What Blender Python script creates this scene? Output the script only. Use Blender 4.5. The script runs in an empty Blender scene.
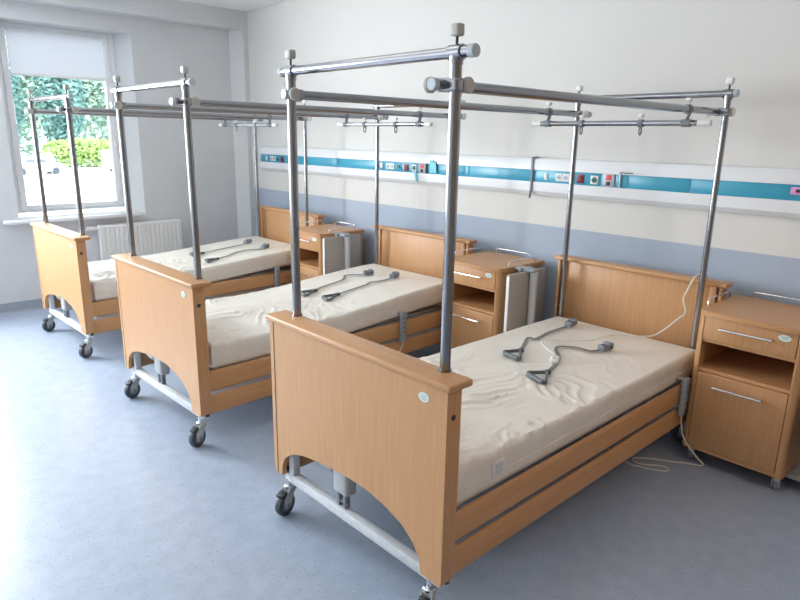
import bpy, bmesh, math, random
from mathutils import Vector, Matrix, noise
random.seed(7)
C = bpy.context.scene.collection
PI = math.pi

# ---------------------------------------------------------------- materials
def mat(name, col, rough=.5, metal=0.0, spec=.5):
    m = bpy.data.materials.new(name); m.use_nodes = True
    b = m.node_tree.nodes['Principled BSDF']
    b.inputs['Base Color'].default_value = (*col, 1)
    b.inputs['Roughness'].default_value = rough
    b.inputs['Metallic'].default_value = metal
    b.inputs['Specular IOR Level'].default_value = spec
    return m

def noisy(m, c1, c2, scale, lo=.35, hi=.65, detail=4, bump=0.0, bscale=None, bdist=.002):
    nt = m.node_tree; N = nt.nodes; L = nt.links; b = N['Principled BSDF']
    tc = N.new('ShaderNodeTexCoord'); mp = N.new('ShaderNodeMapping')
    mp.inputs['Scale'].default_value = scale if isinstance(scale, tuple) else (scale,)*3
    L.new(tc.outputs['Object'], mp.inputs['Vector'])
    n = N.new('ShaderNodeTexNoise'); n.inputs['Scale'].default_value = 1; n.inputs['Detail'].default_value = detail
    L.new(mp.outputs[0], n.inputs['Vector'])
    r = N.new('ShaderNodeValToRGB')
    r.color_ramp.elements[0].position = lo; r.color_ramp.elements[0].color = (*c1, 1)
    r.color_ramp.elements[1].position = hi; r.color_ramp.elements[1].color = (*c2, 1)
    L.new(n.outputs['Fac'], r.inputs['Fac']); L.new(r.outputs['Color'], b.inputs['Base Color'])
    if bump:
        n2 = n
        if bscale:
            n2 = N.new('ShaderNodeTexNoise'); n2.inputs['Scale'].default_value = bscale; n2.inputs['Detail'].default_value = 3
            L.new(tc.outputs['Object'], n2.inputs['Vector'])
        bp = N.new('ShaderNodeBump'); bp.inputs['Strength'].default_value = bump; bp.inputs['Distance'].default_value = bdist
        L.new(n2.outputs['Fac'], bp.inputs['Height']); L.new(bp.outputs[0], b.inputs['Normal'])
    return m

def wood(name, scale, c1=(.50, .264, .118), c2=(.58, .324, .152)):
    m = mat(name, c2, .38, 0, .4)
    return noisy(m, c1, c2, scale, .3, .7, 6, .05)
M = {}
M['wood_z'] = wood('beech_laminate_vertical', (150, 150, 4))
M['wood_y'] = wood('beech_laminate_across', (150, 4, 150))
M['wood_x'] = wood('beech_laminate_along', (4, 150, 150))
M['wood_edge'] = wood('beech_edge_band', (120, 120, 5), (.30, .16, .07), (.36, .20, .09))
M['steel'] = mat('brushed_tube_steel', (.33, .335, .355), .17, 1)
M['chrome'] = mat('bright_chrome', (.80, .81, .83), .14, 1)
M['frame'] = noisy(mat('painted_silver_frame', (.6, .62, .64), .42), (.58, .60, .62), (.64, .66, .68), 40)
M['railmetal'] = mat('pale_silver_rail', (.72, .74, .76), .35)
M['knob'] = mat('backlit_beige_grey_plastic', (.44, .43, .40), .5)  # beige grey with backlight shade darkened into it, for the foot-end knobs
M['whiteplastic'] = mat('white_plastic', (.80, .80, .79), .4)
M['cap'] = mat('pale_blue_grey_plastic', (.45, .52, .56), .35)
M['dark'] = mat('dark_plastic', (.025, .026, .03), .5)
M['gap'] = mat('dark_recess', (.05, .028, .014), .8)
M['rubber'] = mat('grey_blue_rubber', (.055, .065, .085), .5)
M['motor'] = mat('light_grey_motor_plastic', (.44, .46, .47), .5)
M['grey'] = mat('grey_plastic', (.20, .22, .25), .5)
M['handset'] = mat('grey_handset_plastic', (.30, .34, .37), .45)
M['buckle'] = mat('blue_grey_buckle_plastic', (.19, .22, .26), .4)
M['grip'] = mat('dark_blue_grey_grip_plastic', (.11, .13, .15), .42)
M['webbing'] = noisy(mat('grey_webbing', (.2, .19, .18), .85), (.16, .15, .15), (.24, .23, .215), 400)
M['cable'] = mat('pale_cable', (.74, .72, .66), .5)
M['badge'] = mat('mint_white_badge', (.66, .76, .72), .35)
M['ink'] = mat('faded_ink', (.35, .42, .42), .6)
M['label'] = mat('white_woven_label', (.78, .77, .78), .7)
M['vinyl'] = noisy(mat('cream_vinyl_cover', (.74, .68, .57), .33), (.76, .71, .62), (.82, .78, .70), 7, .3, .7, 3, .10, 90, .002)
M['wall'] = noisy(mat('matt_wall_paint', (.76, .75, .72), .85), (.74, .735, .715), (.78, .775, .755), 3, .3, .7, 3, .06, 260, .002)
M['wallgrey'] = noisy(mat('cool_wall_paint', (.64, .65, .66), .85), (.62, .63, .64), (.66, .67, .68), 3, .3, .7, 3, .06, 260, .002)
M['wallbounce'] = mat('tan_bounce_wall_paint', (.30, .23, .17), .8)  # unseen back wall; dark tan invented to dim and warm the bounced light
M['ceiling'] = mat('ceiling_paint', (.86, .86, .86), .9)
M['pvc'] = mat('white_window_pvc', (.82, .84, .87), .3)
M['sill'] = mat('white_sill', (.80, .81, .83), .35)
M['base'] = noisy(mat('blue_grey_coving', (.30, .34, .40), .5), (.28, .32, .38), (.33, .37, .43), 120)
M['radiator'] = mat('white_radiator_enamel', (.85, .86, .86), .3)
M['unitwhite'] = mat('white_aluminium_trunking', (.76, .78, .80), .35)
M['unitblue'] = noisy(mat('turquoise_panel', (.035, .33, .47), .3), (.03, .30, .45), (.05, .37, .52), (2, .8, 2))
M['unitgrey'] = mat('grey_plate', (.48, .50, .55), .4)
M['red'] = mat('dark_red_socket', (.22, .015, .03), .4)
M['brightred'] = mat('red_button', (.75, .07, .07), .4)
M['green'] = mat('green_socket', (.02, .16, .11), .4)
M['pink'] = mat('pink_sticker', (.72, .30, .55), .6)
M['tab'] = mat('turquoise_plastic_tab', (.02, .42, .52), .35)
M['tray'] = noisy(mat('grey_tray_laminate', (.40, .38, .36), .5), (.37, .355, .34), (.42, .40, .38), 300)
M['blind'] = mat('pale_grey_blind_fabric', (.78, .79, .82), .85)
nt = M['blind'].node_tree; tr_ = nt.nodes.new('ShaderNodeBsdfTranslucent'); tr_.inputs[0].default_value = (.85, .86, .90, 1); mx_ = nt.nodes.new('ShaderNodeMixShader'); mx_.inputs[0].default_value = .42
nt.links.new(nt.nodes['Principled BSDF'].outputs[0], mx_.inputs[1]); nt.links.new(tr_.outputs[0], mx_.inputs[2]); nt.links.new(mx_.outputs[0], nt.nodes['Material Output'].inputs['Surface'])

def wall_two_tone(name, split, low, high):
    m = mat(name, high, .85); nt = m.node_tree; N = nt.nodes; L = nt.links; b = N['Principled BSDF']
    tc = N.new('ShaderNodeTexCoord'); sx = N.new('ShaderNodeSeparateXYZ'); L.new(tc.outputs['Object'], sx.inputs[0])
    g = N.new('ShaderNodeMath'); g.operation = 'GREATER_THAN'; g.inputs[1].default_value = split; L.new(sx.outputs['Z'], g.inputs[0])
    n = N.new('ShaderNodeTexNoise'); n.inputs['Scale'].default_value = 260; L.new(tc.outputs['Object'], n.inputs['Vector'])
    mx = N.new('ShaderNodeMix'); mx.data_type = 'RGBA'
    mx.inputs[6].default_value = (*low, 1); mx.inputs[7].default_value = (*high, 1)
    L.new(g.outputs[0], mx.inputs[0]); L.new(mx.outputs[2], b.inputs['Base Color'])
    bp = N.new('ShaderNodeBump'); bp.inputs['Strength'].default_value = .06; bp.inputs['Distance'].default_value = .002
    L.new(n.outputs['Fac'], bp.inputs['Height']); L.new(bp.outputs[0], b.inputs['Normal'])
    return m
M['walltone'] = wall_two_tone('cream_wall_over_blue_grey_dado', 1.008, (.40, .465, .56), (.70, .69, .66))

def floor_mat():
    m = mat('speckled_blue_grey_vinyl', (.4, .45, .53), .33, 0, .5)
    nt = m.node_tree; N = nt.nodes; L = nt.links; b = N['Principled BSDF']
    tc = N.new('ShaderNodeTexCoord')
    def nz(s, d):
        n = N.new('ShaderNodeTexNoise'); n.inputs['Scale'].default_value = s; n.inputs['Detail'].default_value = d
        L.new(tc.outputs['Object'], n.inputs['Vector']); return n
    def ramp(n, a, ca, bb, cb):
        r = N.new('ShaderNodeValToRGB'); e = r.color_ramp.elements
        e[0].position = a; e[0].color = (*ca, 1); e[1].position = bb; e[1].color = (*cb, 1)
        L.new(n.outputs['Fac'], r.inputs['Fac']); return r
    base = ramp(nz(14, 5), .3, (.315, .38, .48), .7, (.37, .435, .54))
    sp = ramp(nz(95, 2), .64, (0, 0, 0), .69, (1, 1, 1))
    sp2 = ramp(nz(120, 2), .66, (0, 0, 0), .72, (1, 1, 1))
    m1 = N.new('ShaderNodeMix'); m1.data_type = 'RGBA'; m1.inputs[7].default_value = (.22, .25, .32, 1)
    L.new(sp.outputs[0], m1.inputs[0]); L.new(base.outputs[0], m1.inputs[6])
    m2 = N.new('ShaderNodeMix'); m2.data_type = 'RGBA'; m2.inputs[7].default_value = (.55, .58, .63, 1)
    L.new(sp2.outputs[0], m2.inputs[0]); L.new(m1.outputs[2], m2.inputs[6])
    L.new(m2.outputs[2], b.inputs['Base Color'])
    return m
M['floor'] = floor_mat()

def glass_mat():
    m = bpy.data.materials.new('thin_window_glass'); m.use_nodes = True
    nt = m.node_tree; N = nt.nodes; L = nt.links; N.clear()
    o = N.new('ShaderNodeOutputMaterial'); t = N.new('ShaderNodeBsdfTransparent'); g = N.new('ShaderNodeBsdfGlossy')
    t.inputs[0].default_value = (.95, .97, .97, 1); g.inputs['Roughness'].default_value = .02
    f = N.new('ShaderNodeFresnel'); f.inputs[0].default_value = 1.45
    mx = N.new('ShaderNodeMixShader'); L.new(f.outputs[0], mx.inputs[0]); L.new(t.outputs[0], mx.inputs[1]); L.new(g.outputs[0], mx.inputs[2])
    L.new(mx.outputs[0], o.inputs[0]); return m
M['glass'] = glass_mat()

# ---------------------------------------------------------------- mesh builder
def V(*a): return Vector(a)
def spline(pts, k=6):
    pts = [Vector(p) for p in pts]
    if len(pts) < 3: return pts
    out = []; P = [2*pts[0]-pts[1]] + pts + [2*pts[-1]-pts[-2]]
    for i in range(1, len(P)-2):
        a, b, c, d = P[i-1:i+3]
        for j in range(k):
            t = j/k
            out.append(.5*((2*b) + (c-a)*t + (2*a-5*b+4*c-d)*t*t + (3*b-a-3*c+d)*t**3))
    out.append(pts[-1]); return out

class MB:
    def __init__(self): self.bm = bmesh.new()
    def box(self, x0, x1, y0, y1, z0, z1, bev=0, seg=2, rot=None):
        t = bmesh.new(); bmesh.ops.create_cube(t, size=1)
        for v in t.verts:
            v.co = V((x0+x1)/2+v.co.x*(x1-x0), (y0+y1)/2+v.co.y*(y1-y0), (z0+z1)/2+v.co.z*(z1-z0))
        if bev: bmesh.ops.bevel(t, geom=list(t.edges), offset=bev, segments=seg, affect='EDGES', profile=.5)
        if rot:
            c = V((x0+x1)/2, (y0+y1)/2, (z0+z1)/2)
            bmesh.ops.transform(t, matrix=Matrix.Translation(c) @ rot @ Matrix.Translation(-c), verts=t.verts)
        self.merge(t); return self
    def merge(self, t):
        me = bpy.data.meshes.new('tmp'); t.to_mesh(me); t.free(); self.bm.from_mesh(me); bpy.data.meshes.remove(me)
    def loops(self, rings, cap=True, closed=True):
        bm = self.bm; R = [[bm.verts.new(p) for p in r] for r in rings]
        n = len(R[0])
        for a, b in zip(R, R[1:]):
            for i in range(n if closed else n-1):
                j = (i+1) % n
                bm.faces.new((a[i], a[j], b[j], b[i]))
        if cap:
            bm.faces.new(list(reversed(R[0]))); bm.faces.new(R[-1])
        return self
    def sweep(self, path, section):
        path = [Vector(p) for p in path]; rings = []; prev = None
        for i, p in enumerate(path):
            d = (path[min(i+1, len(path)-1)] - path[max(i-1, 0)])
            d = d.normalized() if d.length > 1e-9 else V(0, 0, 1)
            if prev is None:
                up = V(0, 0, 1) if abs(d.z) < .9 else V(1, 0, 0)
                s = d.cross(up).normalized()
            else:
                s = (prev - d*prev.dot(d)).normalized()
            prev = s; u = s.cross(d)
            rings.append([p + s*a + u*b for a, b in section])
        return self.loops(rings)
    def tube(self, path, r, n=10):
        return self.sweep(path, [(r*math.cos(2*PI*i/n), r*math.sin(2*PI*i/n)) for i in range(n)])
    def ribbon(self, path, w, t):
        return self.flat(path, w, t)
    def flat(self, path, w, t):       # ribbon lying flat: width horizontal
        path = [Vector(p) for p in path]; rings = []
        for i, p in enumerate(path):
            d = path[min(i+1, len(path)-1)] - path[max(i-1, 0)]; d.z = 0; d.normalize()
            s = V(-d.y, d.x, 0)*w/2; u = V(0, 0, t/2)
            rings.append([p+s+u, p-s+u, p-s-u, p+s-u])
        return self.loops(rings)
    def cyl(self, p0, p1, r, n=20, r2=None, bev=0):
        p0 = Vector(p0); p1 = Vector(p1); d = (p1-p0).normalized(); r2 = r if r2 is None else r2
        up = V(0, 0, 1) if abs(d.z) < .9 else V(1, 0, 0)
        s = d.cross(up).normalized(); u = s.cross(d)
        def ring(p, q): return [p + (s*math.cos(2*PI*i/n)+u*math.sin(2*PI*i/n))*q for i in range(n)]
        if bev: R = [ring(p0, r-bev), ring(p0+d*bev, r), ring(p1-d*bev, r2), ring(p1, r2-bev)]
        else: R = [ring(p0, r), ring(p1, r2)]
        return self.loops(R)
    def prism(self, poly, fn, a, b, bev=0):   # poly 2-D, fn(p,q,t)->xyz
        self.loops([[Vector(fn(p, q, a)) for p, q in poly], [Vector(fn(p, q, b)) for p, q in poly]]); return self
    def build(self, name, m, parent=None, sharp=35):
        bm = self.bm
        bmesh.ops.recalc_face_normals(bm, faces=bm.faces)
        me = bpy.data.meshes.new(name); bm.to_mesh(me); bm.free()
        me.materials.append(M[m] if isinstance(m, str) else m)
        me.polygons.foreach_set('use_smooth', [True]*len(me.polygons)); me.set_sharp_from_angle(angle=math.radians(sharp))
        o = bpy.data.objects.new(name, me); C.objects.link(o)
        if parent is not None: o.parent = parent
        return o
def tag(o, label, cat, group=None, kind=None):
    o['label'] = label; o['category'] = cat
    if group: o['group'] = group
    if kind: o['kind'] = kind
    return o
def empty(name, loc=(0, 0, 0), rz=0):
    o = bpy.data.objects.new(name, None); o.empty_display_size = .1; C.objects.link(o); o.location = loc; o.rotation_euler = (0, 0, rz); return o
def dup(o, parent=None):
    c = o.copy(); C.objects.link(c)
    if parent is not None: c.parent = parent
    for ch in list(o.children): dup(ch, c)
    return c
def struct(o, label, cat): o['kind'] = 'structure'; o['label'] = label; o['category'] = cat; return o

# ---------------------------------------------------------------- camera
sc = bpy.context.scene
cam = bpy.data.cameras.new('camera'); co = bpy.data.objects.new('camera', cam); C.objects.link(co)
F, yaw, pitch, roll = 627.15, .8175, -.2539, .0169
cam.sensor_fit = 'HORIZONTAL'; cam.sensor_width = 36; cam.lens = F*36/800
fw = V(math.cos(pitch)*math.cos(yaw), math.cos(pitch)*math.sin(yaw), math.sin(pitch)); r0 = V(math.sin(yaw), -math.cos(yaw), 0); u0 = r0.cross(fw)
r = r0*math.cos(roll)+u0*math.sin(roll); u = -r0*math.sin(roll)+u0*math.cos(roll)
mw = Matrix(((r.x, u.x, -fw.x), (r.y, u.y, -fw.y), (r.z, u.z, -fw.z))).to_4x4(); mw.translation = V(-1.2512, -1.1264, 1.5529)
co.matrix_world = mw; cam.clip_start = .05; cam.clip_end = 400
sc.camera = co

# ---------------------------------------------------------------- room
WX, NY, CZ = 2.252, 5.08, 2.75
LX, BY = -4.2, -3.2
struct(MB().box(LX-.15, WX+.15, BY-.15, 5.4, -.12, 0).build('floor', 'floor'), 'speckled blue grey vinyl floor of the ward', 'floor')
struct(MB().box(LX-.15, WX+.15, BY-.15, 5.4, CZ, CZ+.12).build('ceiling', 'ceiling'), 'plain white ceiling above the beds', 'ceiling')
struct(MB().box(WX, WX+.15, BY-.15, 5.4, 0, CZ).build('wall_right', 'walltone'), 'wall behind the headboards, cream above a blue grey dado', 'wall')
struct(MB().box(LX, WX, BY-.15, BY, 0, CZ).build('wall_back', 'wallbounce'), 'plain wall behind the viewer, outside the picture', 'wall')
w = MB(); w.box(LX-.15, LX, BY, 5.4, 0, CZ)
struct(w.build('wall_left', 'wall'), 'side wall opposite the headboards, outside the picture', 'wall')
# window wall
Z0, Z1 = .78, 2.435
W2 = (-1.75, -.45); W3 = (-3.6, -2.3); W1 = (.04, 1.13)
w = MB(); D = 5.4
for a, b in ((LX, W3[0]), (W3[1], W2[0]), (W2[1], W1[0])): w.box(a, b, NY, D, 0, CZ)
w.prism([(W1[1], NY), (WX, NY), (WX, D), (1.045, D), (1.045, 5.27)], lambda p, q, t: (p, q, t), 0, CZ)
for a, b in (W1, W2, W3):
    b2 = b if b != W1[1] else 1.13
    w.box(a, b2, NY, D, 0, Z0); w.box(a, b2, NY, D, Z1, CZ)
struct(w.build('wall_far', 'wallgrey'), 'pale grey outer wall with the window and radiator', 'wall')
struct(MB().box(LX, WX, 4.93, NY, 2.575, CZ).build('trim_1', 'wallgrey'), 'pale beam under the ceiling above the window', 'beam')
struct(MB().prism([(2.2, 4.93), (WX, 4.93), (WX, NY), (2.12, NY)], lambda p, q, t: (p, q, t), 0, 2.575).build('trim_2', 'wallgrey'), 'pale pilaster in the room corner beside the far headboard', 'pilaster')
struct(MB().prism([(NY, 0), (NY-.03, 0), (NY-.012, .015), (NY-.006, .09), (NY, .092)], lambda p, q, t: (t, p, q), LX, 2.12).build('baseboard_far', 'base'), 'blue grey coved skirting under the window wall', 'baseboard')
struct(MB().prism([(WX, 0), (WX-.03, 0), (WX-.012, .015), (WX-.006, .09), (WX, .092)], lambda p, q, t: (p, t, q), BY, 4.93).build('baseboard_right', 'base'), 'blue grey coved skirting behind the headboards', 'baseboard')

def window(name, x0, x1, z0, z1, label, blind=False):
    y = 5.28; fwid = .055
    root = empty(name, ((x0+x1)/2, y, z0)); root['kind'] = 'structure'; root['label'] = label; root['category'] = 'window'
    def L(o): o.matrix_parent_inverse = Matrix.Translation(-root.location); return o
    m = MB()
    m.box(x0, x0+fwid, y, y+.07, z0, z1, .006); m.box(x1-fwid, x1, y, y+.07, z0, z1, .006)
    m.box(x0+fwid, x1-fwid, y, y+.07, z1-.045, z1, .006); m.box(x0+fwid, x1-fwid, y, y+.07, z0, z0+.02, .004)
    L(m.build('window_frame', 'pvc', root))
    a, b, c, d = x0+fwid-.004, x1-fwid+.004, z0+.022, z1-.043
    s = .055; m = MB(); yy = y-.012
    m.box(a, a+s, yy, y+.055, c, d, .008); m.box(b-s, b, yy, y+.055, c, d, .008)
    m.box(a+s, b-s, yy, y+.055, d-s*.55, d, .008); m.box(a+s, b-s, yy, y+.055, c, c+s*.8, .008)
    sash = L(m.build('sash', 'pvc', root))
    h = MB(); h.box(b-.04, b-.018, yy-.012, yy, 1.42, 1.49, .004); h.cyl((b-.029, yy-.03, 1.47), (b-.029, yy-.03, 1.35), .009); h.cyl((b-.029, yy, 1.465), (b-.029, yy-.035, 1.465), .008)
    h.build('window_handle', 'whiteplastic', sash)
    L(MB().box(a+s-.003, b-s+.003, y+.02, y+.026, c+.04, d-.02).build('glass_pane', 'glass', root))
    L(MB().box(x0-.14, x1+.03 if blind else x1+.06, 4.985, y+.005, Z0, Z0+.03, .008).build('window_sill', 'sill', root))
    return a+s, b-s, d-s*.55, yy
ax, bx, dz, yy = window('window_1', .055, 1.045, .84, 2.435, 'white framed window over the radiator with half lowered blind', True)
window('window_2', W2[0], W2[1], .84, 2.435, 'white framed window outside the picture, nearer one')
window('window_3', W3[0], W3[1], .84, 2.435, 'white framed window outside the picture, farther one')
b = empty('roller_blind', ((ax+bx)/2, yy, 2.02)); tag(b, 'pale grey roller blind pulled a quarter down the window', 'blind')
inv = Matrix.Translation(-b.location)
for o in (MB().box(ax+.004, bx-.004, yy+.004, yy+.007, 2.03, dz+.005).build('blind_fabric', 'blind', b),
          MB().box(ax+.004, bx-.004, yy, yy+.011, 2.015, 2.035, .003).build('bottom_bar', 'whiteplastic', b)): o.matrix_parent_inverse = inv

# radiator
R = empty('radiator', (1.03, 4.985, .15)); tag(R, 'white ribbed panel radiator on the wall below the window', 'radiator')
poly = []; x = -.36; n = 18; pw = .76/n
poly.append((x, .075))
for i in range(n):
    a = x+i*pw
    poly += [(a, .0), (a+pw*.62, .0), (a+pw*.70, .012), (a+pw*.92, .012)]
poly += [(.40, 0), (.40, .075)]
MB().prism(poly, lambda p, q, t: (p, q, t), 0.02, .545).build('front_panel', 'radiator', R, 20)
m = MB(); m.box(-.365, .405, -.004, .08, .54, .565, .003)
for i in range(24): m.box(-.35+i*.0315, -.335+i*.0315, .01, .07, .563, .567)
m.build('top_grille', 'radiator', R)
for a in (-.367, .401): MB().box(a, a+.006, -.003, .08, .01, .55, .002).build('side_cover', 'radiator', R)
m = MB(); m.cyl((-.367, .035, .54), (-.40, .035, .54), .012); m.cyl((-.40, .035, .54), (-.475, .035, .54), .019, bev=.004); m.build('thermostat_valve', 'whiteplastic', R)
for a in (-.3, -.22): MB().cyl((a, .04, .03), (a, .04, -.145), .009).build('supply_pipe', 'radiator', R)

# ---------------------------------------------------------------- wall supply unit
U = empty('bed_head_unit', (WX, 0, 1.2)); tag(U, 'long white and turquoise medical supply rail on the wall above the headboards', 'wall unit')
UY0, UY1 = -2.6, 4.69
P = lambda p, q, t: (-p, t, q)       # p = out from wall, q = height above 1.2
MB().prism([(0.002, 0), (.03, .004), (.052, .03), (.056, .075), (.056, .088), (.046, .088), (.046, .165), (.056, .165), (.056, .218), (.046, .236), (0.002, .238)], P, UY0, UY1).build('trunking', 'unitwhite', U)
MB().prism([(0.001, 0), (.03, .004), (.052, .03), (.06, .085), (.06, .218), (.046, .24), (0.001, .24)], P, UY1, UY1+.012).build('end_cap', 'unitwhite', U)
def ub(name, m, y0, y1, z0, z1, out=.052, bev=.002, parent=None, base=.044):
    return MB().box(-out, -base, y0, y1, z0-1.2, z1-1.2, bev).build(name, m, parent or U)
bz0, bz1 = 1.289, 1.364
segs = [UY0+.01, -.9, -.26, .3, .655, .735, .83, 1.31, 1.86, 1.9, 2.26, 2.40, 2.78, 3.4, 3.95, 4.12, 4.68]
for a, c in zip(segs, segs[1:]):
    ub('panel', 'unitblue', a+.0015, c-.0015, bz0, bz1, .049, .0015)
def socket(y, z=1.326, mm='whiteplastic'):
    o = ub('socket', mm, y-.023, y+.023, z-.024, z+.024, .054)
    m = MB(); m.cyl((-.0545, y, z-1.2), (-.0552, y, z-1.2), .016); k = m.build('socket_face', 'unitgrey', o)
    m = MB(); m.cyl((-.0553, y-.006, z-1.2), (-.0562, y-.006, z-1.2), .0032, 8); m.cyl((-.0553, y+.006, z-1.2), (-.0562, y+.006, z-1.2), .0032, 8); m.build('pin_hole', 'dark', o)
def switch(y, z=1.327):
    o = ub('switch', 'whiteplastic', y-.012, y+.012, z-.022, z+.022, .054); ub('rocker', 'whiteplastic', y-.008, y+.008, z-.016, z+.016, .057, .002, o, .0535)
def gas(y, z, name, mm, plate):
    o = ub(name, plate, y-.025, y+.025, z-.026, z+.026, .054)
    m = MB(); m.cyl((-.0535, y, z-1.2), (-.062, y, z-1.2), .017, 20, .014); m.build('outlet_ring', mm, o)
    m = MB(); m.cyl((-.062, y, z-1.2), (-.0625, y, z-1.2), .006, 12); m.build('outlet_hole', 'dark', o)
def module(y, z=1.328):
    o = ub('call_module', 'unitgrey', y-.036, y+.036, z-.037, z+.037, .056)
    m = MB(); m.box(-.060, -.0555, y-.017, y+.017, z+.002-1.2, z+.030-1.2, .003); m.build('alarm_button', 'brightred', o)
    m = MB(); m.box(-.060, -.0555, y-.012, y+.012, z-.030-1.2, z-.008-1.2, .003); m.build('handset_jack', 'dark', o)
switch(1.213); socket(1.118); socket(1.068); gas(.967, 1.326, 'gas_outlet', 'red', 'red'); gas(.872, 1.324, 'gas_outlet', 'green', 'whiteplastic'); module(.778)
switch(2.80); socket(2.722); socket(2.672); gas(2.59, 1.325, 'gas_outlet', 'green', 'unitblue'); gas(2.505, 1.325, 'gas_outlet', 'red', 'red'); gas(2.42, 1.325, 'gas_outlet', 'green', 'whiteplastic'); module(2.33)
switch(4.57); socket(4.475); socket(4.425); gas(4.355, 1.32, 'gas_outlet', 'green', 'unitblue'); gas(4.28, 1.32, 'gas_outlet', 'red', 'red'); gas(4.15, 1.33, 'gas_outlet', 'green', 'whiteplastic')
ub('card_slot', 'dark', 2.277, 2.287, bz0, bz1, .06); ub('card_slot', 'unitgrey', .70, .71, bz0, bz1+.01, .06)
m = MB(); m.tube([(-.05, .70, .175), (-.075, .70, .176), (-.075, .62, .176)], .003, 8); m.build('wire_clip', 'steel', U)
ub('sticker', 'pink', -.235, -.175, 1.317, 1.353, .0505, .0005); m = MB(); m.box(-.0512, -.0504, -.215, -.197, .128, .143); m.build('sticker_mark', 'dark', U)
for y, z in ((2.40, 1.255), (4.13, 1.26)):
    m = MB(); m.prism([(y-.02, .10), (y+.012, .10), (y-.002, .06), (y-.008, z-1.2-.03), (y-.03, z-1.2-.03)], lambda p, q, t: (t, p, q), -.066, -.0625); m.build('hanging_tab', 'tab', U)
m = MB(); m.prism([(2.17, .10), (2.24, .10), (2.245, .17), (2.232, .19), (2.222, .172), (2.208, .195), (2.196, .172), (2.178, .185)], lambda p, q, t: (t, p, q), -.063, -.058); m.build('plastic_flap', 'tab', U)
for y in (1.318,):
    m = MB(); m.box(-.064, -.0575, y-.008, y+.008, .02, .243, .002); m.box(-.064, .0, y-.008, y+.008, .238, .246, .002)
    m.tube(spline([(-.061, y, .03), (-.064, y, .008), (-.075, y-.006, -.006), (-.092, y-.016, -.010)]), .007, 8); m.build('hanging_bracket', 'grey', U)

# ---------------------------------------------------------------- hospital bed
W = .96
def arch():
    L = [(.905, .187), (.902, .225), (.888, .262), (.862, .290), (.82, .316), (.749, .338), (.604, .360), (.48, .368), (.36, .366), (.26, .348), (.182, .321), (.129, .282), (.098, .240), (.09, .187)]
    return L
def caster(parent, u, v, ang, brake=True):
    m = MB(); m.cyl((u, v, .12), (u, v, .16), .011, 12); m.cyl((u, v, .112), (u, v, .128), .021, 16, bev=.003)
    st = m.build('caster', 'chrome', parent)
    d = V(math.cos(ang), math.sin(ang), 0); s = V(-d.y, d.x, 0); c = V(u, v, .05)+d*.028
    m = MB()
    for k in (-1, 1):
        o = s*k*.019
        pts = [V(u, v, .118)-d*.018, V(u, v, .118)+d*.02, c+d*.022+V(0, 0, .03), c+d*.014-V(0, 0, .01), c-d*.014-V(0, 0, .008)]
        m.loops([[p+o-s*.0025 for p in pts], [p+o+s*.0025 for p in pts]])
    top = [V(u, v, .116)-d*.019-s*.021, V(u, v, .116)-d*.019+s*.021, V(u, v, .116)+d*.021+s*.021, V(u, v, .116)+d*.021-s*.021]
    m.loops([top, [p-V(0, 0, .014) for p in top]])
    m.build('fork', 'motor', st)
    m = MB(); R = []
    for (o, rr) in ((-.015, .040), (-.013, .047), (-.006, .05), (.006, .05), (.013, .047), (.015, .040)):
        R.append([c+s*o+(d*math.cos(2*PI*i/28)+V(0, 0, 1)*math.sin(2*PI*i/28))*rr for i in range(28)])
    m.loops(R); m.build('wheel', 'rubber', st)
    m = MB(); m.cyl(c-s*.0225, c+s*.0225, .011, 14); m.cyl(c-s*.0165, c+s*.0165, .027, 20); m.build('hub', 'grey', st)
    if brake:
        m = MB(); q = V(u, v, .100)+d*.045
        m.box(-.017, .017, -.019, .019, -.008, .008, .004)
        bm = m.bm; rot = Matrix.Translation(q) @ Matrix.Rotation(ang, 4, 'Z') @ Matrix.Rotation(.30, 4, 'Y')
        bmesh.ops.transform(bm, matrix=rot, verts=bm.verts); m.build('brake_pedal', 'dark', st)

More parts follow.
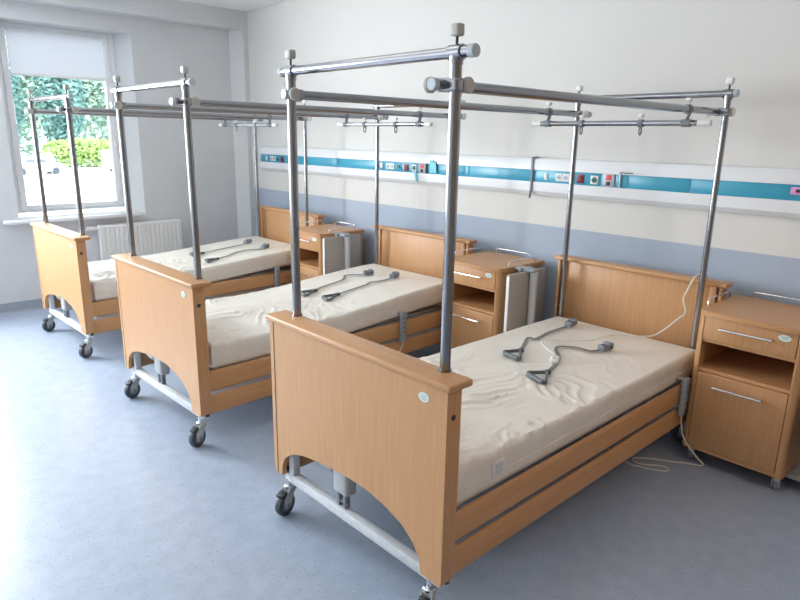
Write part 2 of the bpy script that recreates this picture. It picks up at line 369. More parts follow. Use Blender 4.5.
def make_bed():
    B = empty('hospital_bed')
    # footboard
    poly = [(.004, .187), (0, .2), (0, .846), (W, .846), (W, .2), (W-.004, .187)] + arch()
    fb = MB().prism(poly, lambda p, q, t: (t, p, q), 0, .022).build('footboard', 'wood_z', B)
    for a, c in ((0, .019), (W-.019, W)): MB().box(.021, .062, a, c, .19, .846, .002).build('edge_post', 'wood_z', fb)
    MB().box(.0215, .05, .019, W-.019, .45, .846).build('inner_panel', 'wood_z', fb)
    m = MB(); m.box(-.012, .093, -.017, W+.017, .846, .869, .007, 3); m.build('cap_rail', 'wood_y', fb)
    m = MB(); m.box(-.0008, .004, .931, .936, .187, .846); m.build('groove', 'gap', fb)
    m = MB(); m.prism([(.095+  .022*math.cos(2*PI*i/32), .80+.015*math.sin(2*PI*i/32)) for i in range(32)], lambda p, q, t: (t, p, q), -.002, .001); bd = m.build('badge', 'badge', fb)
    m = MB()
    for i, (a, w_) in enumerate(((.006, .022), (-.001, .028), (-.007, .018))): m.box(-.0026, -.0019, .095-w_/2, .095+w_/2, .80+a-.0013, .80+a+.0013)
    m.build('badge_print', 'ink', bd)
    for a, c in ((.003, -.0012), (W-.003, W+.0012)): MB().cyl((.028, a, .758), (.028, c, .758), .0095, 16).build('bolt_hole', 'dark', fb)
    for a in (.02, W-.02): MB().cyl((.045, a, .19), (.045, a, .172), .012, 12).build('foot_stop', 'dark', fb)
    # headboard with slotted end posts
    m = MB(); m.box(2.03, 2.075, .062, W-.062, .34, .85, .003); m.box(2.05, 2.075, .0, W, .34, .85)
    hb = m.build('headboard', 'wood_z', B)
    for v0, v1 in ((.0, .018), (.030, .0625), (W-.0625, W-.030), (W-.018, W)):
        MB().box(2.018, 2.0505, v0, v1, .34, .85, .004).build('slat', 'wood_z', hb)
    for v0, v1 in ((.018, .030), (W-.030, W-.018)):
        MB().box(2.048, 2.051, v0, v1, .34, .85).build('slot', 'gap', hb)
    MB().box(2.005, 2.09, -.022, W+.022, .85, .873, .007, 3).build('cap_rail', 'wood_y', hb)
    # side rails: two boards a side
    for v0, s in ((.018, -1), (W-.018, 1)):
        va, vb = (v0, v0+.024) if s < 0 else (v0-.024, v0)
        for z0, z1 in ((.300, .403), (.176, .276)):
            q = [(va, z0+.008), (va+.006, z0), (vb-.006, z0), (vb, z0+.008), (vb, z1-.02), (vb-.004, z1-.006), (vb-.009, z1), (va+.009, z1), (va+.004, z1-.006), (va, z1-.02)]
            MB().prism(q, lambda p, z, t: (t, p, z), .063, 2.017).build('side_rail', 'wood_x', B)
    # steel chassis
    m = MB()
    m.box(.026, .062, .03, W-.035, .150, .190, .004)
    for v in (.075, W-.10): m.box(.0255, .06, v, v+.033, .155, .445, .004)
    m.build('foot_cross_bar', 'frame', B)
    m = MB(); m.box(1.97, 2.012, .075, W-.075, .150, .192, .004)
    for v in (.075, W-.105): m.box(1.94, 1.972, v, v+.03, .155, .40, .004)
    m.build('head_cross_bar', 'frame', B)
    m = MB()
    for v in (.10, W-.13): m.box(.10, 1.94, v, v+.03, .345, .385, .004)
    for uu in (.12, .55, 1.0, 1.45, 1.88): m.box(uu, uu+.03, .13, W-.13, .35, .38, .003)
    m.build('deck_frame', 'frame', B)
    for v in (.06, W-.086): MB().box(.10, 1.95, v, v+.026, .27, .335, .004).build('rail_carrier', 'railmetal', B)
    MB().box(.11, 1.93, .12, W-.12, .385, .398, .004).build('deck_panel', 'frame', B)
    for uu, sg in ((.03, 1), (2.01, -1)):
        m = MB(); k = V(uu, 0, 0)
        m.box(min(uu, uu+.055*sg), max(uu, uu+.055*sg), .515, .60, .245, .39, .012, 3)
        m.cyl((uu+.03*sg, .60, .335), (uu+.03*sg, .69, .335), .034, 20, bev=.008)
        mo = m.build('lift_motor', 'motor', B)
        k = uu+.02*sg
        m = MB(); m.box(k-.012, k+.012, .53, .546, .185, .255, .003); m.box(k-.012, k+.012, .569, .585, .185, .255, .003)
        m.cyl((k, .522, .208), (k, .593, .208), .007, 10); m.build('motor_fork', 'grey', mo)
    m = MB(); m.cyl((.6, .48, .33), (1.3, .48, .27), .025, 14); m.box(1.25, 1.42, .43, .53, .24, .33, .012); m.build('deck_actuator', 'grey', B)
    for (uu, vv, a) in ((.035, W-.05, PI+.25), (.032, .078, PI+.35), (1.985, W-.075, 2.6), (1.985, .075, 2.6)):
        caster(B, uu, vv, a)
    # overhead frame
    vi, vo = .083, .877; pu, hu = .075, 1.963; zX, zR = 1.775, 1.693
    def pole(uu, vv, z0):
        p = MB().cyl((uu, vv, z0), (uu, vv, zX-.004), .0165 if uu < 1 else .015, 20).build('pole', 'steel', B)
        m = MB(); m.cyl((uu, vv, z0), (uu, vv, z0+.006), .021, 20); m.build('collar', 'steel', p)
        m = MB(); m.cyl((uu, vv-.024, zX), (uu, vv+.024, zX), .0205, 20, bev=.002); m.cyl((uu, vv, zX-.03), (uu, vv, zX), .019, 18); m.build('tee_clamp', 'steel', p)
        m = MB(); m.cyl((uu, vv, zX+.015), (uu, vv, zX+.042), .004, 10); m.build('knob_stem', 'dark', p)
        m = MB(); m.box(uu-.014, uu+.014, vv-.017, vv+.017, zX+.040, zX+.072, .007, 3); m.build('clamp_knob', 'knob' if uu < 1 else 'whiteplastic', p)
        return p
    for uu, z0 in ((pu, .868), (hu, .36)):
        for vv in (vi, vo): pole(uu, vv, z0)
    for uu, e0, e1 in ((pu, .035, .925), (hu, .062, .905)):
        cb = MB().cyl((uu, e0, zX), (uu, e1, zX), .0155, 20).build('cross_bar', 'steel', B)
        for a, c in ((e0-.022, e0+.002), (e1-.002, e1+.015)): MB().cyl((uu, a, zX), (uu, c, zX), .0175, 20, bev=.002).build('end_cap', 'cap', cb)
    for vv, rv, s in ((vi, vi+.036, 1), (vo, vo-.036, -1)):
        rl = MB().cyl((.034, rv, zR), (2.02, rv, zR), .0165, 20).build('long_rail', 'steel', B)
        for a, c in ((.018, .036), (2.018, 2.03)): MB().cyl((a, rv, zR), (c, rv, zR), .0172, 20, bev=.002).build('end_cap', 'cap', rl)
        for uu in (pu, hu):
            m = MB(); m.box(uu-.0185, uu+.0185, min(vv-.0185*s, rv+.0185*s), max(vv-.0185*s, rv+.0185*s), zR-.0185, zR+.0185, .007, 3); m.build('cross_clamp', 'steel', rl)
            m = MB()
            m.cyl((uu-.03, rv+.02*s, zR), (uu-.03, rv+.04*s, zR), .022, 20, bev=.005); m.cyl((uu-.03, rv, zR), (uu-.03, rv+.025*s, zR), .006, 10); m.build('round_knob', 'knob' if uu < 1 else 'whiteplastic', rl); m = MB()
            m.cyl((uu+.036, vv-.024*s, zR), (uu+.036, vv-.002*s, zR), .022, 20, bev=.005); m.cyl((uu+.036, vv-.002*s, zR), (uu+.036, rv, zR), .006, 10)
            m.build('round_knob', 'knob' if uu < 1 else 'whiteplastic', rl)
    hz = 1.634; hbx = 1.63
    hg = MB().cyl((hbx, .02, hz), (hbx, .925, hz), .0125, 16).build('hanger_bar', 'steel', B)
    for a, c in ((.012, .07), (.88, .935)): MB().cyl((hbx, a, hz), (hbx, c, hz), .0135, 16, bev=.002).build('bar_sleeve', 'whiteplastic', hg)
    for rv in (vi+.036, vo-.036):
        m = MB(); m.cyl((hbx-.012, rv, zR), (hbx+.012, rv, zR), .021, 18)
        m.box(hbx-.01, hbx+.01, rv-.004, rv+.004, hz-.018, zR-.012, .002, rot=Matrix.Rotation(.35, 4, 'X')); m.cyl((hbx, rv-.02, hz), (hbx, rv+.02, hz), .0165, 14)
        m.build('hanger_hook', 'grey', hg)
        m = MB(); m.cyl((hbx, rv, zR+.014), (hbx, rv, zR+.034), .005, 10); m.box(hbx-.012, hbx+.012, rv-.013, rv+.013, zR+.032, zR+.048, .005, 3); m.build('clamp_knob', 'whiteplastic', hg)
    for rv in (.33, .64):
        m = MB(); m.cyl((hbx, rv-.012, hz), (hbx, rv+.012, hz), .0175, 16)
        m.tube([(hbx+.011*math.cos(t), rv, hz-.034+.018*math.sin(t)) for t in [2*PI*i/16 for i in range(17)]], .0035, 8); m.build('strap_eye', 'grey', hg)
        m = MB(); m.cyl((hbx, rv, hz+.012), (hbx, rv, hz+.028), .004, 10); m.box(hbx-.011, hbx+.011, rv-.011, rv+.011, hz+.026, hz+.042, .005, 3); m.build('clamp_knob', 'whiteplastic', hg)
    return B

BEDS = [(0, 0, 0, 0), (-.0025, 1.6387, .021, -.003), (-.0011, 3.386, .0295, .002)]
blabels = ['hospital bed nearest the viewer, its footboard in front of a cream mattress',
           'middle hospital bed of the row, between the nearest bed and the far one',
           'far hospital bed of the row, standing beside the radiator and window']
bed0 = make_bed(); beds = [bed0]
for i in range(1, 3): beds.append(dup(bed0))
for o, (x, y, a, dzz), lb in zip(beds, BEDS, blabels):
    o.location = (x, y, 0); o.rotation_euler = (0, 0, a); tag(o, lb, 'bed', 'hospital beds in a row')
def bedpt(i, u, v, z): 
    x, y, a, d = BEDS[i]; return V(x+u*math.cos(a)-v*math.sin(a), y+u*math.sin(a)+v*math.cos(a), z)

# mattresses: wrinkled vinyl cover, head end slightly raised on the two far beds
RISE = [0.0, .062, .060]
def sstep(t): t = max(0, min(1, t)); return t*t*(3-2*t)
def ztop(i, u): return .528 + RISE[i]*sstep((u-.75)/1.15)
def wrinkle(i, u, v):
    p = V(u*5+17*i, v*4.5+u*2.2, 3.1*i)
    w1, w2 = noise.noise(p), noise.noise(p+V(9, 2, 1))
    def crease(a, b, w, s):
        t = max(0, 1-abs(noise.noise(V(a, b, s)))*w)
        return t*t*(3-2*t)
    s1, t1 = u*.80-v*.60, u*.60+v*.80
    s2, t2 = u*.25+v*.97, u*.97-v*.25
    f1 = crease(s1*17+w1*1.1+5*i, t1*4.0+w2, 3.6, i*2.0)
    f2 = crease(s2*20+w2*1.2, t2*4.5+w1, 3.6, 7+i)
    p1 = sstep(.5+1.5*noise.noise(V(u*3.0+i, v*3.2, 4.4)))
    p2 = sstep(.45+1.5*noise.noise(V(u*2.7+3, v*3.5, 8.1+i)))
    foot = 1-sstep((u-.35)/1.0)
    return .0125*(.10+.90*foot)*(f1*p1+.9*f2*p2) - .002 + .004*noise.noise(V(u*3, v*3, i))
def make_mattress(i):
    u0, u1, v0, v1, z0 = .10, 1.942, .0455, .885, .400
    nu, nv = 220, 96; m = MB(); bm = m.bm; rad = .012
    def edge(t, a, b):   # distance based rounding
        return max(0, 1-min(t-a, b-t)/rad)
    G = []
    for a in range(nu+1):
        row = []
        for c in range(nv+1):
            fu = a/nu; fv = c/nv
            u = u0+(u1-u0)*fu; v = v0+(v1-v0)*fv
            e = math.hypot(edge(u, u0, u1), edge(v, v0, v1)); e = min(e, 1)
            z = ztop(i, u) - rad*(1-math.sqrt(max(0, 1-e*e))) + wrinkle(i, u, v)*(1-e)
            row.append(bm.verts.new((u, v, z)))
        G.append(row)
    for a in range(nu):
        for c in range(nv): bm.faces.new((G[a][c], G[a+1][c], G[a+1][c+1], G[a][c+1]))
    ring = [G[a][0] for a in range(nu+1)] + [G[nu][c] for c in range(1, nv+1)] + [G[a][nv] for a in range(nu-1, -1, -1)] + [G[0][c] for c in range(nv-1, 0, -1)]
    prev = ring; cu, cv = (u0+u1)/2, (v0+v1)/2
    for f in (.25, .5, .75, .92, 1):
        nr = []
        for k in ring:
            zb = z0 + RISE[i]*sstep((k.co.x-.75)/1.15)*.9
            wob = 1+.0035*noise.noise(V(k.co.x*6, k.co.y*6, f*3+i))
            ins = .985 if f == 1 else 1.0
            nr.append(bm.verts.new((cu+(k.co.x-cu)*(1 if f < 1 else .992), cv+(k.co.y-cv)*wob*ins, k.co.z*(1-f)+zb*f)))
        for j in range(len(ring)):
            k = (j+1) % len(ring); bm.faces.new((prev[j], nr[j], nr[k], prev[k]))
        prev = nr
    bm.faces.new(prev)
    r_ = empty('mattress', (BEDS[i][0], BEDS[i][1], 0), BEDS[i][2])
    m.build('cover', 'vinyl', r_, 60)
    path = [(u0+.01+(u1-u0-.02)*t/40, v0-.0012, (z0*.62+ztop(i, u0)*.38)+RISE[i]*sstep((u0+(u1-u0)*t/40-.75)/1.15)*.95) for t in range(41)]
    MB().tube(path, .0022, 6).build('seam_piping', 'vinyl', r_)
    if i == 0:
        t = MB().box(.285, .352, v0-.0055, v0+.006, .440, .498, .001).build('care_label', 'label', r_)
        m = MB()
        for k, wd in enumerate((.040, .046, .034, .044, .028)): m.box(.318-wd/2, .318+wd/2, v0-.0063, v0-.0054, .484-k*.0085-.0014, .484-k*.0085+.0014)
        m.build('label_print', 'ink', t)
    return r_
mlabels = ['wrinkled cream vinyl mattress with a small white care label, on the nearest bed',
           'wrinkled pale vinyl mattress with raised head end, on the middle bed',
           'bright pale vinyl mattress with raised head end, on the far bed by the radiator']
for i in range(3): tag(make_mattress(i), mlabels[i], 'mattress', 'vinyl mattresses on the beds')

# pull straps with triangular hand grips
def make_strap(i, apex, base, path, buckle, bang, label):
    S = empty('pull_strap', bedpt(i, *apex, ztop(i, apex[0]))); S.rotation_euler = (0, 0, BEDS[i][2])
    a0 = V(apex[0], apex[1], ztop(i, apex[0]))
    def L(u, v, h=.009): return V(u, v, ztop(i, u)+h)-a0
    A, b1, b2 = L(*apex, .012), L(*base[0], .014), L(*base[1], .014)
    tri = []
    for p, q in ((A, b1), (b1, b2), (b2, A)):
        for k in range(8): tri.append(p.lerp(q, .12+.76*k/7))
    tri.append(tri[0])
    sec = [(.006*math.cos(t), .009*math.sin(t)) for t in [2*PI*k/10 for k in range(10)]]
    g = MB(); g.sweep(spline(tri, 3), sec); gr = g.build('grip_loop', 'grip', S)
    m = MB(); m.cyl(b1.lerp(b2, .1), b1.lerp(b2, .9), .0115, 14, bev=.004); m.build('hand_grip', 'grip', gr)
    m = MB(); d = (L(*path[0])-A).normalized(); m.box(-.014, .014, -.014, .014, -.008, .008, .004); bmesh.ops.transform(m.bm, matrix=Matrix.Translation(A) @ Matrix.Rotation(math.atan2(d.y, d.x), 4, 'Z'), verts=m.bm.verts); m.build('swivel', 'dark', S)
    pp = spline([A] + [L(*q) for q in path], 8)
    m = MB(); m.flat(pp, .018, .003); m.build('webbing', 'webbing', S)
    e = L(*buckle, .020)
    m = MB(); m.box(-.034, .030, -.021, .021, -.014, .014, .004, 2); m.box(.010, .036, -.024, .024, -.010, .022, .004, 2)
    T = Matrix.Translation(e) @ Matrix.Rotation(bang, 4, 'Z'); bmesh.ops.transform(m.bm, matrix=T, verts=m.bm.verts); bk = m.build('buckle', 'buckle', S)
    m = MB(); m.box(-.022, -.008, -.012, .012, .012, .0165, .001); m.cyl((.02, -.026, .004), (.02, .026, .004), .007, 10); bmesh.ops.transform(m.bm, matrix=T, verts=m.bm.verts); m.build('buckle_catch', 'dark', bk)
    tag(S, label, 'strap', 'pull straps with hand grips lying on the mattresses')
make_strap(0, (1.205, .612), ((1.11, .655), (1.085, .525)), [(1.30, .66), (1.41, .715), (1.435, .68), (1.58, .70), (1.76, .70)], (1.79, .70), .05, 'grey pull strap on the nearest mattress, farther from the viewer, with a kinked webbing')
make_strap(0, (1.055, .352), ((.965, .41), (.925, .275)), [(1.16, .385), (1.27, .435), (1.36, .51), (1.42, .525), (1.47, .455), (1.475, .385), (1.53, .36)], (1.555, .352), -.2, 'grey pull strap on the nearest mattress, nearer the viewer, curving past the call button')
make_strap(1, (1.13, .565), ((1.03, .60), (1.01, .50)), [(1.22, .60), (1.40, .62), (1.47, .67), (1.50, .70), (1.55, .68), (1.60, .61)], (1.63, .60), -.3, 'grey pull strap on the middle mattress, on the side toward the window')
make_strap(1, (1.17, .375), ((1.06, .40), (1.04, .30)), [(1.30, .39), (1.44, .40), (1.50, .42), (1.58, .39), (1.66, .39)], (1.70, .40), .3, 'grey pull strap on the middle mattress, on the side toward the nearest bed')
make_strap(2, (1.17, .52), ((1.08, .58), (1.06, .46)), [(1.28, .53), (1.42, .535), (1.56, .545), (1.62, .57)], (1.65, .58), .3, 'grey pull strap on the far mattress, on the side toward the window')
make_strap(2, (1.14, .215), ((1.05, .25), (1.03, .15)), [(1.26, .25), (1.38, .31), (1.47, .31), (1.54, .26), (1.60, .25)], (1.63, .26), .4, 'grey pull strap on the far mattress, on the side toward the middle bed')
# loose strap tail on middle mattress is the far end of its strap webbing

# nurse call button with white cord
K = empty('call_button', (1.21, .42, .54)); tag(K, 'white call button on a long pale cord lying on the nearest mattress', 'call button')
ko = V(1.21, .42, .54); pts = [(2.10, .10, .85), (2.06, .105, .892), (1.99, .125, .895), (1.975, .150, .83), (1.968, .165, .765), (1.962, .145, .70), (1.952, .18, .655), (1.945, .24, .585), (1.915, .30, .543), (1.80, .43, .5425), (1.68, .455, .5425), (1.60, .475, .5425), (1.50, .56, .5425), (1.425, .635, .5425), (1.36, .59, .5425), (1.28, .47, .543), (1.24, .42, .546)]
MB().tube(spline([V(*p)-ko for p in pts], 6), .004, 8).build('cord', 'cable', K)
m = MB(); m.box(-.035, .04, -.02, .02, -.008, .016, .008, 3, rot=Matrix.Rotation(.5, 4, 'Z')); hs = m.build('handpiece', 'whiteplastic', K)
m = MB(); m.cyl((-.012, -.006, .015), (-.012, -.006, .019), .008, 14); m.build('push_button', 'unitgrey', hs)

# hand controls hung over the rails
def hand_control(i, u, ztp, h, path, label, tilt=.06):
    x = bedpt(i, u, .0, 0); o = empty('hand_control', x, BEDS[i][2]); tag(o, label, 'hand control', 'bed hand controls hanging on the side rails')
    m = MB(); m.box(-.022, .022, -.012, .012, ztp-h, ztp, .008, 3, rot=Matrix.Rotation(tilt, 4, 'Y')); hs = m.build('handset', 'handset', o)
    m = MB()
    for k in range(4):
        for s in (-.009, .009): m.box(s-.006, s+.007, -.0135, -.0115, ztp-.04-k*.03-.008, ztp-.04-k*.03+.006, .001)
    m.build('keypad', 'grey', hs)
    m = MB(); m.box(-.014, .014, .012, .016, ztp-.07, ztp-.005, .001); m.box(-.014, .014, .012, .043, ztp-.012, ztp-.006, .001) ; m.build('hanging_hook', 'motor', hs)
    m = MB(); m.tube(spline([V(*p) for p in path], 8), .0035, 8); m.build('cable', 'cable', o)
hand_control(0, 1.715, .447, .195, [(.005, 0, .247), (.012, -.002, .20), (.02, -.02, .13), (.04, -.08, .05), (.055, -.115, .008), (.02, -.06, .005), (-.03, .02, .005), (-.08, .10, .005), (-.135, .15, .005), (-.165, .12, .005), (-.15, .08, .005), (-.11, .03, .005), (-.10, -.01, .005), (-.13, -.02, .005), (-.165, .02, .005), (-.19, .085, .005), (-.20, .15, .005), (-.16, .28, .02), (-.10, .40, .18)],
             'grey hand control at the head end of the nearest bed, cable trailing to the floor')
hand_control(1, 1.405, .475, .20, [(0, 0, .28), (-.02, -.002, .23), (-.07, .005, .175), (-.14, .06, .15), (-.2, .14, .2), (-.2, .3, .28)], 'grey hand control hanging on the near rail of the middle bed')
hand_control(2, 1.575, .465, .19, [(0, 0, .28), (-.02, -.002, .23), (-.07, .005, .175), (-.14, .06, .15), (-.2, .14, .2), (-.2, .3, .28)], 'grey hand control hanging on the near rail of the far bed')

# ---------------------------------------------------------------- bedside cabinets
def make_cabinet():
    Kb = empty('bedside_cabinet'); w, d = .455, .44; t = .018       # local: x back, y from -w (right) to 0 (left)
    ch = .035
    m = MB()
    side = lambda y0, y1, s: m.prism([(0 if s*0 else .0, 0)], None, 0, 0)
    z0, z1 = .085, .765
    # carcass: rounded front posts, sides, back, bottom, shelves
    def post(yc, s):
        # quarter-round post at the front corner
        c = (.03, yc - s*.03); q = [(.03, yc), (.055, yc), (.055, yc-s*.03), (.03, yc-s*.03)]
        arc = [(c[0]-.03*math.cos(a), c[1]+s*.03*math.sin(a)) for a in [PI/2*k/6 for k in range(7)]]
        m.prism(arc + [(.055, yc), (.055, yc-s*.03), (0.0, yc-s*.03)] if False else arc + [(.055, yc), (.055, yc-s*.03)], lambda p, q2, z: (p, q2, z), z0, z1)
    post(0, 1); post(-w, -1)
    m.box(.05, d, -.018, 0, z0, z1); m.box(.05, d, -w, -w+.018, z0, z1); m.box(d-.012, d, -w+.018, -.018, z0, z1)
    m.box(.004, d-.012, -w+.018, -.018, z0, z0+.02); m.box(.012, d-.012, -w+.018, -.018, .490, .506); m.box(.012, d-.012, -w+.018, -.018, .636, .650)
    m.build('carcass', 'wood_z', Kb)
    m = MB(); c = .05
    m.prism([(-.022+c, .002), (d+.012, .002), (d+.012, -w-.012), (-.022+c, -w-.012), (-.022+c*.35, -w-.012+c*.3), (-.022, -w-.012+c), (-.022, .002-c), (-.022+c*.35, .002-c*.3)], lambda p, q, z: (p, q, z), .765, .79)
    bmesh.ops.bevel(m.bm, geom=[e for e in m.bm.edges if abs(e.verts[0].co.z-e.verts[1].co.z) < 1e-5], offset=.005, segments=2, affect='EDGES')
    m.build('cabinet_top', 'wood_y', Kb)
    def handle(par, y0, y1, z):
        m = MB(); m.tube(spline([(.0, y0, z), (-.024, y0, z), (-.028, y0-.006, z), (-.028, (y0+y1)/2, z), (-.028, y1+.006, z), (-.024, y1, z), (0, y1, z)], 5), .005, 10); m.build('bar_handle', 'chrome', par)
    dr = MB().box(-.002, .016, -w+.033, -.033, .654, .762, .002).build('drawer', 'wood_z', Kb); handle(dr, -.112, -.325, .718)
    m = MB(); m.prism([(-.372+.026*math.cos(2*PI*i/28), .737+.0145*math.sin(2*PI*i/28)) for i in range(28)], lambda p, q, t: (t, p, q), -.0042, -.001); bd = m.build('badge', 'badge', dr)
    m = MB()
    for a, wd in ((.005, .024), (-.001, .030), (-.006, .018)): m.box(-.0048, -.0041, -.372-wd/2, -.372+wd/2, .737+a-.0011, .737+a+.0011)
    m.build('badge_print', 'ink', bd)
    do = MB().box(-.002, .016, -w+.033, -.033, .108, .488, .002).build('door', 'wood_z', Kb); handle(do, -.120, -.325, .433)
    # gallery rails on the top
    for pts in ([(.09, -.004), (.09, -.004), (.36, -.004), (.36, -.004)], [(d-.015, -.09), (d-.015, -.09), (d-.015, -w+.09), (d-.015, -w+.09)], [(.09, -w+.004), (.09, -w+.004), (.36, -w+.004), (.36, -w+.004)]):
        a, c = V(*pts[0], 0), V(*pts[-1], 0); dd = (c-a).normalized()*.02; z = .789; h = .034
        m = MB(); m.tube([a+V(0, 0, z), a+V(0, 0, z+h*.6), a+dd*.3+V(0, 0, z+h*.9), a+dd+V(0, 0, z+h), c-dd+V(0, 0, z+h), c-dd*.3+V(0, 0, z+h*.9), c+V(0, 0, z+h*.6), c+V(0, 0, z)], .004, 8); m.build('gallery_rail', 'chrome', Kb)
    # fold-down tray on the right side
    m = MB(); m.box(-.04, .335, -w-.105, -w-.083, .20, .775, .005, 2); tr = m.build('tray_leaf', 'tray', Kb)
    m = MB(); m.box(-.041, -.0385, -w-.104, -w-.084, .21, .765, .0005); m.build('tray_edge', 'whiteplastic', tr)
    m = MB(); m.cyl((.17, -w-.13, .06), (.17, -w-.13, .775), .024, 20); po = m.build('tray_post', 'frame', Kb)
    m = MB(); m.box(.13, .21, -w-.15, -w+.002, .770, .790, .010, 2); m.cyl((.11, -w-.06, .78), (.23, -w-.06, .78), .012, 12); m.build('tilt_bracket', 'handset', po)
    m = MB(); m.box(.10, .40, -w-.155, -w-.105, .045, .075, .006); m.box(.10, .38, -w-.11, -w+.05, .06, .084, .004); m.build('tray_foot', 'tray', po)
    for x, y in ((.05, -.04), (.05, -w+.03), (d-.05, -.04), (d-.05, -w+.03)):
        m = MB(); m.cyl((x, y, .06), (x, y, .086), .016, 14); m.box(x-.016, x+.02, y-.014, y+.014, .052, .064, .003); cs = m.build('caster', 'motor', Kb)
        m = MB(); m.prism([(y-.017, .022), (y-.013, .022), (y-.013, .058), (y+.013, .058), (y+.013, .022), (y+.017, .022), (y+.017, .062), (y-.017, .062)], lambda p, q, t: (t, p, q), x-.005, x+.035); m.build('fork', 'chrome', cs)
        m = MB(); m.cyl((x+.018, y-.011, .027), (x+.018, y+.011, .027), .027, 22, bev=.004); m.build('wheel', 'grey', cs)
    return Kb
cab = make_cabinet(); cabs = [cab, dup(cab), dup(cab)]
for o, (x, y, a), lb in zip(cabs, ((1.745, -.004, 0), (1.735, 1.632, .0), (1.69, 3.415, .01)),
        ('wooden bedside cabinet on casters with drawer and door, right of the nearest bed',
         'wooden bedside cabinet with folded grey tray, between the nearest bed and middle bed',
         'wooden bedside cabinet with folded grey tray, between the middle bed and far bed')):
    o.location = (x, y, 0); o.rotation_euler = (0, 0, a); tag(o, lb, 'cabinet', 'bedside cabinets beside the headboards')

# ---------------------------------------------------------------- outside the window
GZ = -2.0
M['ground'] = noisy(mat('pale_sunlit_paving', (.62, .61, .58), .9), (.55, .54, .52), (.68, .67, .65), 1.2)
M['carwhite'] = mat('white_car_paint', (.82, .83, .84), .25); M['carglass'] = mat('dark_car_glass', (.12, .15, .18), .1)
M['bark'] = noisy(mat('grey_bark', (.2, .17, .14), .9), (.14, .12, .1), (.28, .25, .21), 6)
def leafmat(name, a, b):
    m = mat(name, a, .6); return noisy(m, a, b, .9, .35, .65, 3)
M['leaf1'] = leafmat('hazed_blue_green_leaves', (.12, .26, .25), (.24, .40, .36)); M['leaf2'] = leafmat('hazed_pale_green_leaves', (.28, .43, .36), (.48, .60, .48)); M['leaf3'] = leafmat('yellow_green_leaves', (.26, .40, .10), (.42, .52, .18))  # bluish haze and overexposure are painted into the two tree leaf colours
struct(MB().box(-120, 140, 5.6, 200, GZ-.3, GZ).build('ground_outside', 'ground'), 'bright paved yard outside the window', 'ground')
def foliage(cx, cy, cz, rx, ry, rz, n, s):
    m = MB(); bm = m.bm; rnd = random.Random(int(cx*13+cy*7))
    lobes = [(rnd.uniform(-.55, .55), rnd.uniform(-.55, .55), rnd.uniform(-.6, .6), rnd.uniform(.35, .6)) for _ in range(14)]
    for _ in range(n):
        a, b, c, q = rnd.choice(lobes)
        d = V(rnd.gauss(0, 1), rnd.gauss(0, 1), rnd.gauss(0, 1)).normalized()*q*rnd.uniform(.75, 1.05)
        p = V(cx+(a+d.x)*rx, cy+(b+d.y)*ry, max(GZ+.05, cz+(c+d.z)*rz))
        e1 = V(rnd.gauss(0, 1), rnd.gauss(0, 1), rnd.gauss(0, 1)).normalized(); e2 = e1.orthogonal().normalized(); k = s*rnd.uniform(.6, 1.3)
        bm.faces.new([bm.verts.new(p+v) for v in (e1*k, e2*k*.5, -e1*k, -e2*k*.5)])
    return m
def tree(x, y, h, rx, leaf, label, n=9000):
    T = empty('tree', (x, y, GZ)); tag(T, label, 'tree', 'trees beyond the yard')
    f = foliage(0, 0, h*.47, rx, rx*.8, h*.56, n, .42)
    o = f.build('crown', leaf, T); 
    m = MB(); m.cyl((0, 0, 0), (0, 0, h*.6), .22, 10, .09)
    for k in range(5):
        a = k*1.3; m.cyl((0, 0, h*(.25+.06*k)), (math.cos(a)*rx*.5, math.sin(a)*rx*.5, h*(.5+.07*k)), .08, 7, .03)
    m.build('trunk', 'bark', T)
tree(15.0, 80, 16, 2.7, 'leaf1', 'dark blue green tree at the window left, behind the parked car')
tree(21.5, 80, 17, 2.7, 'leaf1', 'tall blue green tree in the window middle, behind the bush')
tree(28.0, 80, 16, 2.7, 'leaf2', 'pale green tree at the window right, above the bush')
tree(22.5, 98, 21, 3.7, 'leaf2', 'pale tree filling the gap left of the middle window tree')
tree(31.5, 98, 21, 3.7, 'leaf2', 'pale tree filling the gap right of the middle window tree')
tree(13.5, 98, 20, 3.7, 'leaf1', 'blue green tree mostly hidden by the left window frame')
B_ = foliage(0, 0, 1.25, 5.4, 1.8, 1.7, 7000, .18).build('bush', 'leaf3'); B_.location = (21.3, 70, 0)
tag(B_, 'bright yellow green bush beyond the parked cars', 'bush')
for v in B_.data.vertices: v.co.z -= 2.0
def car(x, y, rz, name, prof, roofw, label, wins):
    T = empty(name, (x, y, GZ), rz); tag(T, label, 'car' if name == 'car' else 'van', 'white vehicles parked in the yard')
    m = MB(); w = .85
    rings = []
    for t, ins in ((-w, .10), (-w+.08, 0), (w-.08, 0), (w, .10)):
        rings.append([V(p, t, q-ins*.5 if q > .8 else q) for p, q in prof])
    m.loops(rings); m.build('body', 'carwhite', T, 40)
    for p0, p1, z0, z1 in wins:
        MB().box(p0, p1, -w-.005, -w+.02, z0, z1, .03).build('side_window', 'carglass', T)
    L = max(p for p, q in prof)
    for p in (-L*.62, L*.62):
        for a, c in ((-w-.01, -w+.2), (w-.2, w+.01)): MB().cyl((p, a, .31), (p, c, .31), .31, 20, bev=.03).build('wheel', 'rubber', T)
carp = [(-2.1, .25), (-2.1, .75), (-1.9, .95), (-1.5, 1.0), (-.9, 1.42), (.5, 1.45), (1.2, 1.0), (2.0, .85), (2.15, .65), (2.15, .25)]
vanp = [(-2.4, .3), (-2.4, 1.9), (-2.2, 2.0), (1.2, 2.0), (1.7, 1.25), (2.3, 1.05), (2.4, .8), (2.4, .3)]
car(13.2, 60, .1, 'car', carp, 0, 'white parked car seen through the left of the window', [(-.95, -.25, .98, 1.3), (-.15, .6, .98, 1.3)])
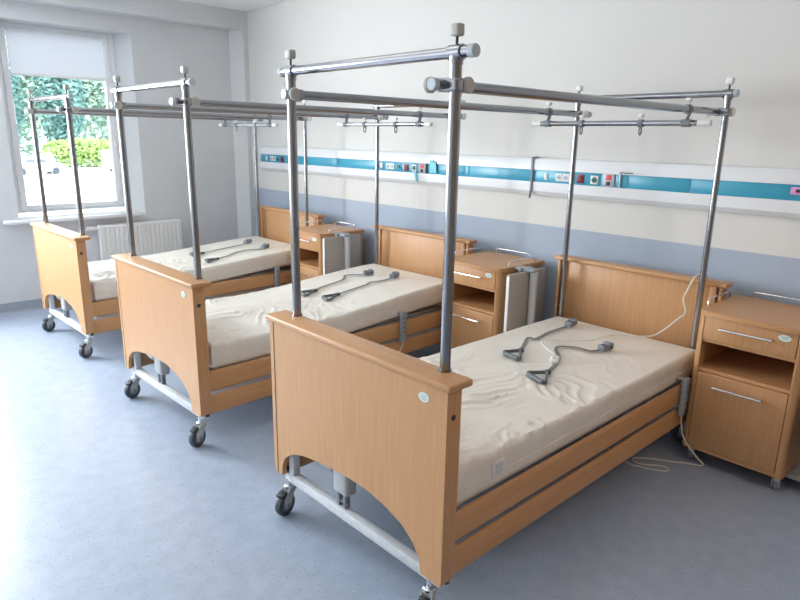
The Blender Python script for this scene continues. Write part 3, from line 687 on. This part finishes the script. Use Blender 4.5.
car(21.6, 61, .15, 'van', vanp, 0, 'white parked van seen through the right of the window', [(-2.0, -1.3, 1.25, 1.7), (-1.0, -.3, 1.25, 1.7), (.1, .9, 1.25, 1.7)])
m = MB(); m.cyl((0, 0, 0), (0, 0, 8.5), .13, 12, .09); m.tube(spline([(0, 0, 8.4), (.1, 0, 8.8), (.8, 0, 9.0)]), .05, 8); m.build('post', 'whiteplastic', tag(empty('lamp_post', (13.1, 65, GZ)), 'pale lamp post standing outside at the window left edge', 'lamp post'))

# ---------------------------------------------------------------- light
wd = bpy.data.worlds.new('sky'); sc.world = wd; wd.use_nodes = True
bg = wd.node_tree.nodes['Background']; bg.inputs[0].default_value = (.88, .95, 1.0, 1); bg.inputs[1].default_value = 6.5
def area(name, loc, rot, sx, sy, power, col):
    l = bpy.data.lights.new(name, 'AREA'); l.shape = 'RECTANGLE'; l.size = sx; l.size_y = sy; l.energy = power; l.color = col
    o = bpy.data.objects.new(name, l); C.objects.link(o); o.location = loc; o.rotation_euler = rot; return o
def portal(loc, rot, sx, sy):
    o = area('window_portal', loc, rot, sx, sy, 1, (1, 1, 1)); o.data.cycles.is_portal = True
portal((.55, 5.36, 1.64), (-PI/2, 0, 0), 1.0, 1.6)
area('daylight_second_window', (-1.1, 5.24, 1.64), (-PI/2, 0, 0), 1.15, 1.5, 168, (.92, .965, 1))
area('daylight_third_window', (-2.95, 5.24, 1.64), (-PI/2, 0, 0), 1.15, 1.5, 122, (.92, .965, 1))
for a_ in (W2, W3): portal(((a_[0]+a_[1])/2, 5.41, 1.62), (-PI/2, 0, 0), 1.3, 1.65)
area('added_fill_ward', (-.3, 1.2, 2.72), (0, 0, 0), .6, 1.2, 5, (1, .93, .82))  # added soft fill for the room, no fixture known here
area('added_warm_fill_back', (.6, -1.9, 2.72), (0, 0, 0), .6, 1.2, 15, (1, .66, .40))  # added warm fill behind the camera, tints floor and cabinet at lower right

sc.view_settings.view_transform = 'Standard'; sc.view_settings.look = 'None'; sc.view_settings.exposure = 0.0; sc.view_settings.gamma = 1; sc.view_settings.use_curve_mapping = False
sc.cycles.use_denoising = True; sc.cycles.max_bounces = 10; sc.cycles.diffuse_bounces = 6; sc.cycles.transparent_max_bounces = 16; sc.cycles.sample_clamp_indirect = 8
